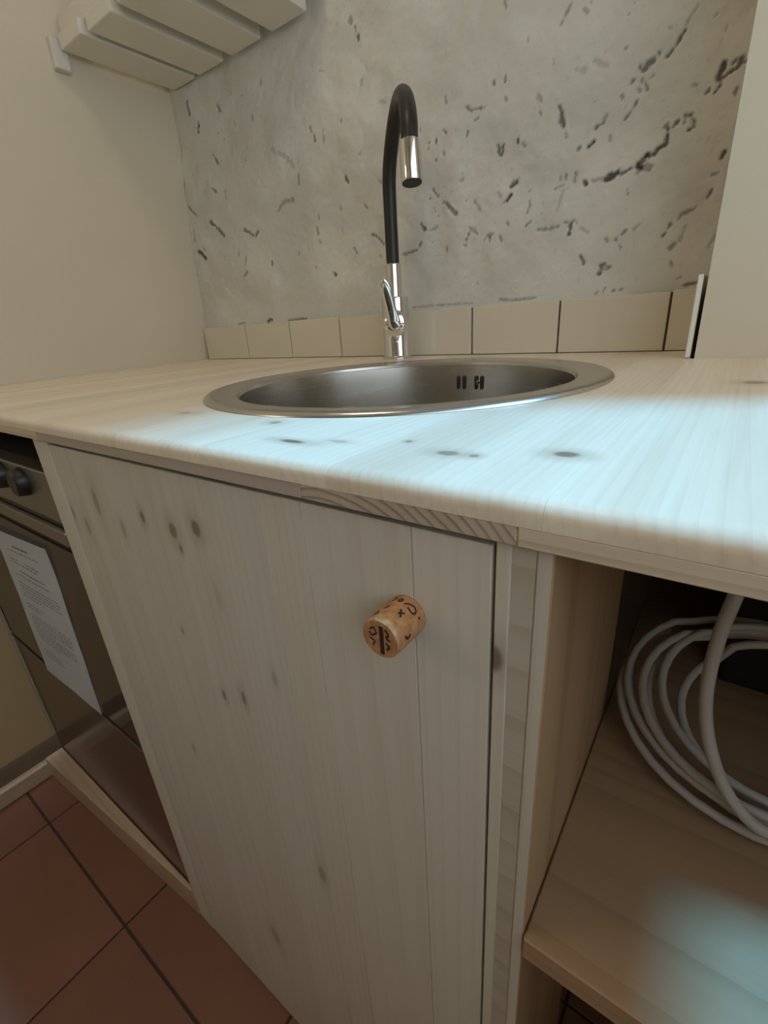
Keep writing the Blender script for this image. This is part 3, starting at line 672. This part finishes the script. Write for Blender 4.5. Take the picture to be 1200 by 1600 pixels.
obj('glass', bx(OX0 + .004, OX1 - .003, OY - 0.001, OY + 0.0018, -0.489, -0.170, bev=0.0006), M_glass, dr)
obj('handle_strip', bx(OX0 + .002, OX1 - .002, OY - .006, OY + 0.0016, -0.156, -0.1375, bev=0.002, seg=2), M_ov_strip, dr, label='brown metal grip strip')
obj('lower_strip', bx(OX0 + .002, OX1 - .002, OY - .002, OY + 0.003, -0.4985, -0.4965), M_ov_steel, ov)
obj('lower_panel', bx(OX0, OX1, OY, OY + 0.024, -0.835, -0.4985, bev=0.002, seg=2), M_lower, ov)
# plinth board lying a little askew under the oven
bm = bmesh.new()
q = [(-0.818, -0.028), (-0.2668, 0.003), (-0.2668, 0.009), (-0.818, 0.009)]
lo = [bm.verts.new((x, y, 0.0008)) for x, y in q]; hi = [bm.verts.new((x, y, 0.060 + (0.012 if i in (1, 2) else 0))) for i, (x, y) in enumerate(q)]
bm.faces.new(lo[::-1]); bm.faces.new(hi)
for k in range(4): bm.faces.new((lo[k], lo[(k + 1) % 4], hi[(k + 1) % 4], hi[k]))
bmesh.ops.bevel(bm, geom=list(bm.edges), offset=.0015, segments=1, affect='EDGES')
obj('plinth_board', bm, pine('plinth_pine', 'X', (0.55, 0.40, 0.28), (0.38, 0.25, 0.16), ring=.01, contrast=.4, rough=.5), label='pale wooden plinth board on the floor under the oven', cat='plinth')

# printed sheet on the oven door
M_paper = plain('white_paper', (0.92, 0.93, 0.95), 0.75, noise=0.02); M_print = plain('print_grey', (0.30, 0.30, 0.31), 0.8); M_print2 = plain('print_black', (0.10, 0.10, 0.10), 0.8)
pc = [on_plane(p, 1, OY - .0016) for p in ((-10, 817), (74, 857), (161, 1117), (75, 1046))]
# squared up: sheet edges in the door's plane, turned a little
tl, tr, br, bl = pc; tl = bl + (tr - br)
NX, NY = 10, 14
def sheet(u, v, off=0.0):
    p = tl * (1 - u) * (1 - v) + tr * u * (1 - v) + br * u * v + bl * (1 - u) * v
    curl = 0.0035 * max(0, 1 - v * 6) * (1 if 0 < u < 1 else .8) + .0007 * math.sin(u * 5 + v * 7)
    return Vector((p.x, OY - .0022 - abs(curl) - off, p.z + ZC))
bm = bmesh.new(); g = [[bm.verts.new(sheet(i / NX, j / NY)) for j in range(NY + 1)] for i in range(NX + 1)]
for i in range(NX):
    for j in range(NY): bm.faces.new((g[i][j], g[i + 1][j], g[i + 1][j + 1], g[i][j + 1]))
bmesh.ops.solidify(bm, geom=list(bm.faces), thickness=.00025)
paper = obj('paper_sheet', bm, M_paper, label='white printed notice sheet stuck on the oven door', cat='paper', smooth=True)
bm = bmesh.new(); bm2 = bmesh.new()
def word(b, u0, u1, v, h):
    b.faces.new([b.verts.new(sheet(u, vv, .0004)) for u, vv in ((u0, v), (u1, v), (u1, v + h), (u0, v + h))])
rp = random.Random(3)
def line(b, u0, u1, v, h):
    u = u0
    while u < u1:
        w = rp.uniform(.02, .07); word(b, u, min(u + w, u1), v, h); u += w + .014
line(bm2, .36, .62, .070, .010)
line(bm, .20, .78, .105, .006)
for v in (.165, .185): line(bm, .16, .66 if v > .17 else .70, v, .0065)
line(bm2, .28, .74, .232, .006); line(bm, .17, .80, .262, .0065)
for k, (a, b) in enumerate(((.16, .86), (.16, .88), (.16, .84), (.16, .87), (.16, .5))): line(bm, a, b, .315 + .021 * k, .006)
for k, (a, b) in enumerate(((.16, .5), (.16, .42))): line(bm, a, b, .455 + .022 * k, .006)
for k in range(9): line(bm, .16, .88 if k not in (4, 8) else .55, .53 + .021 * k, .006)
for k in range(3): line(bm, .16, .52, .78 + .022 * k, .006)
obj('printed_text', bm, M_print, paper, label='small grey printed lines', kind='stuff'); obj('heading', bm2, M_print2, paper, label='bold dark printed heading', kind='stuff')

# ---------------------------------------------------------------- slatted wall shelf, upper left
M_slat = plain('white_painted_wood', (0.74, 0.70, 0.60), 0.55, noise=0.05, scale=14)
ws = thing('slatted_shelf', (-0.62, 0.56, 0.60), 'white painted slatted wall shelf in the upper left corner', 'shelf')
for x0, x1, yf in ((-0.842, -0.757, .440), (-0.742, -0.655, .447), (-0.627, -0.535, .445), (-0.503, -0.409, .443)):
    obj('slat', bx(x0, x1, yf, 0.683, 0.600, 0.624, bev=0.002, seg=2), M_slat, ws)
obj('gap_shade_board', bx(-0.835, -0.385, 0.482, 0.652, 0.6245, 0.640), M_slat, ws)  # added above the slats so the gaps between them turn dark
obj('rail', bx(-0.858, -0.375, 0.455, 0.478, 0.6245, 0.660, bev=0.002), M_slat, ws)
obj('rail', bx(-0.850, -0.375, 0.655, 0.678, 0.6245, 0.660, bev=0.002), M_slat, ws)
obj('bracket', bx(-0.8625, -0.846, 0.425, 0.455, 0.571, 0.622, bev=0.002), M_plaster, ws, label='grey block on the wall under the rail')

# ---------------------------------------------------------------- wall lamp of the room (left of and behind the viewer)
LC = Vector((-0.70, -0.75, 0.55))
lp = thing('wall_lamp', (-0.83, LC.y, LC.z), 'round opal globe lamp on a short arm on the left wall', 'lamp')
obj('wall_plate', tube(bmesh.new(), [(-0.829, LC.y, LC.z), (-0.812, LC.y, LC.z)], [.05, .045], 28), M_slat, lp)
obj('arm', tube(bmesh.new(), [(-0.813, LC.y, LC.z), (-0.785, LC.y, LC.z)], .012, 12), M_ov_dark, lp)
obj('globe', lathe(bmesh.new(), [(.09 * math.sin(math.pi * k / 16), LC.z - .09 * math.cos(math.pi * k / 16)) for k in range(17)], LC, 32), emission('opal_glow', (1.0, 0.84, 0.64), 6.5), lp, smooth=True)

# flush ceiling lamp, added out of view to brighten worktop and walls
CL = (-0.15, -0.12)
fl = thing('ceiling_fill_lamp', (CL[0], CL[1], CEIL), 'added unseen fill lamp, flat round opal, flush on the ceiling above the worktop', 'lamp')
obj('base_ring', lathe(bmesh.new(), [(0, CEIL - .0005), (.225, CEIL - .0005), (.225, CEIL - .03), (.21, CEIL - .03), (.21, CEIL - .012), (0, CEIL - .012)], CL, 40), M_slat, fl)
obj('diffuser', lathe(bmesh.new(), [(0, CEIL - .0125), (.205, CEIL - .0125), (.205, CEIL - .03), (.17, CEIL - .05), (.09, CEIL - .062), (0, CEIL - .065)], CL, 40), emission('fill_disc_glow', (1.0, 0.86, 0.68), 7.6), fl, smooth=True)
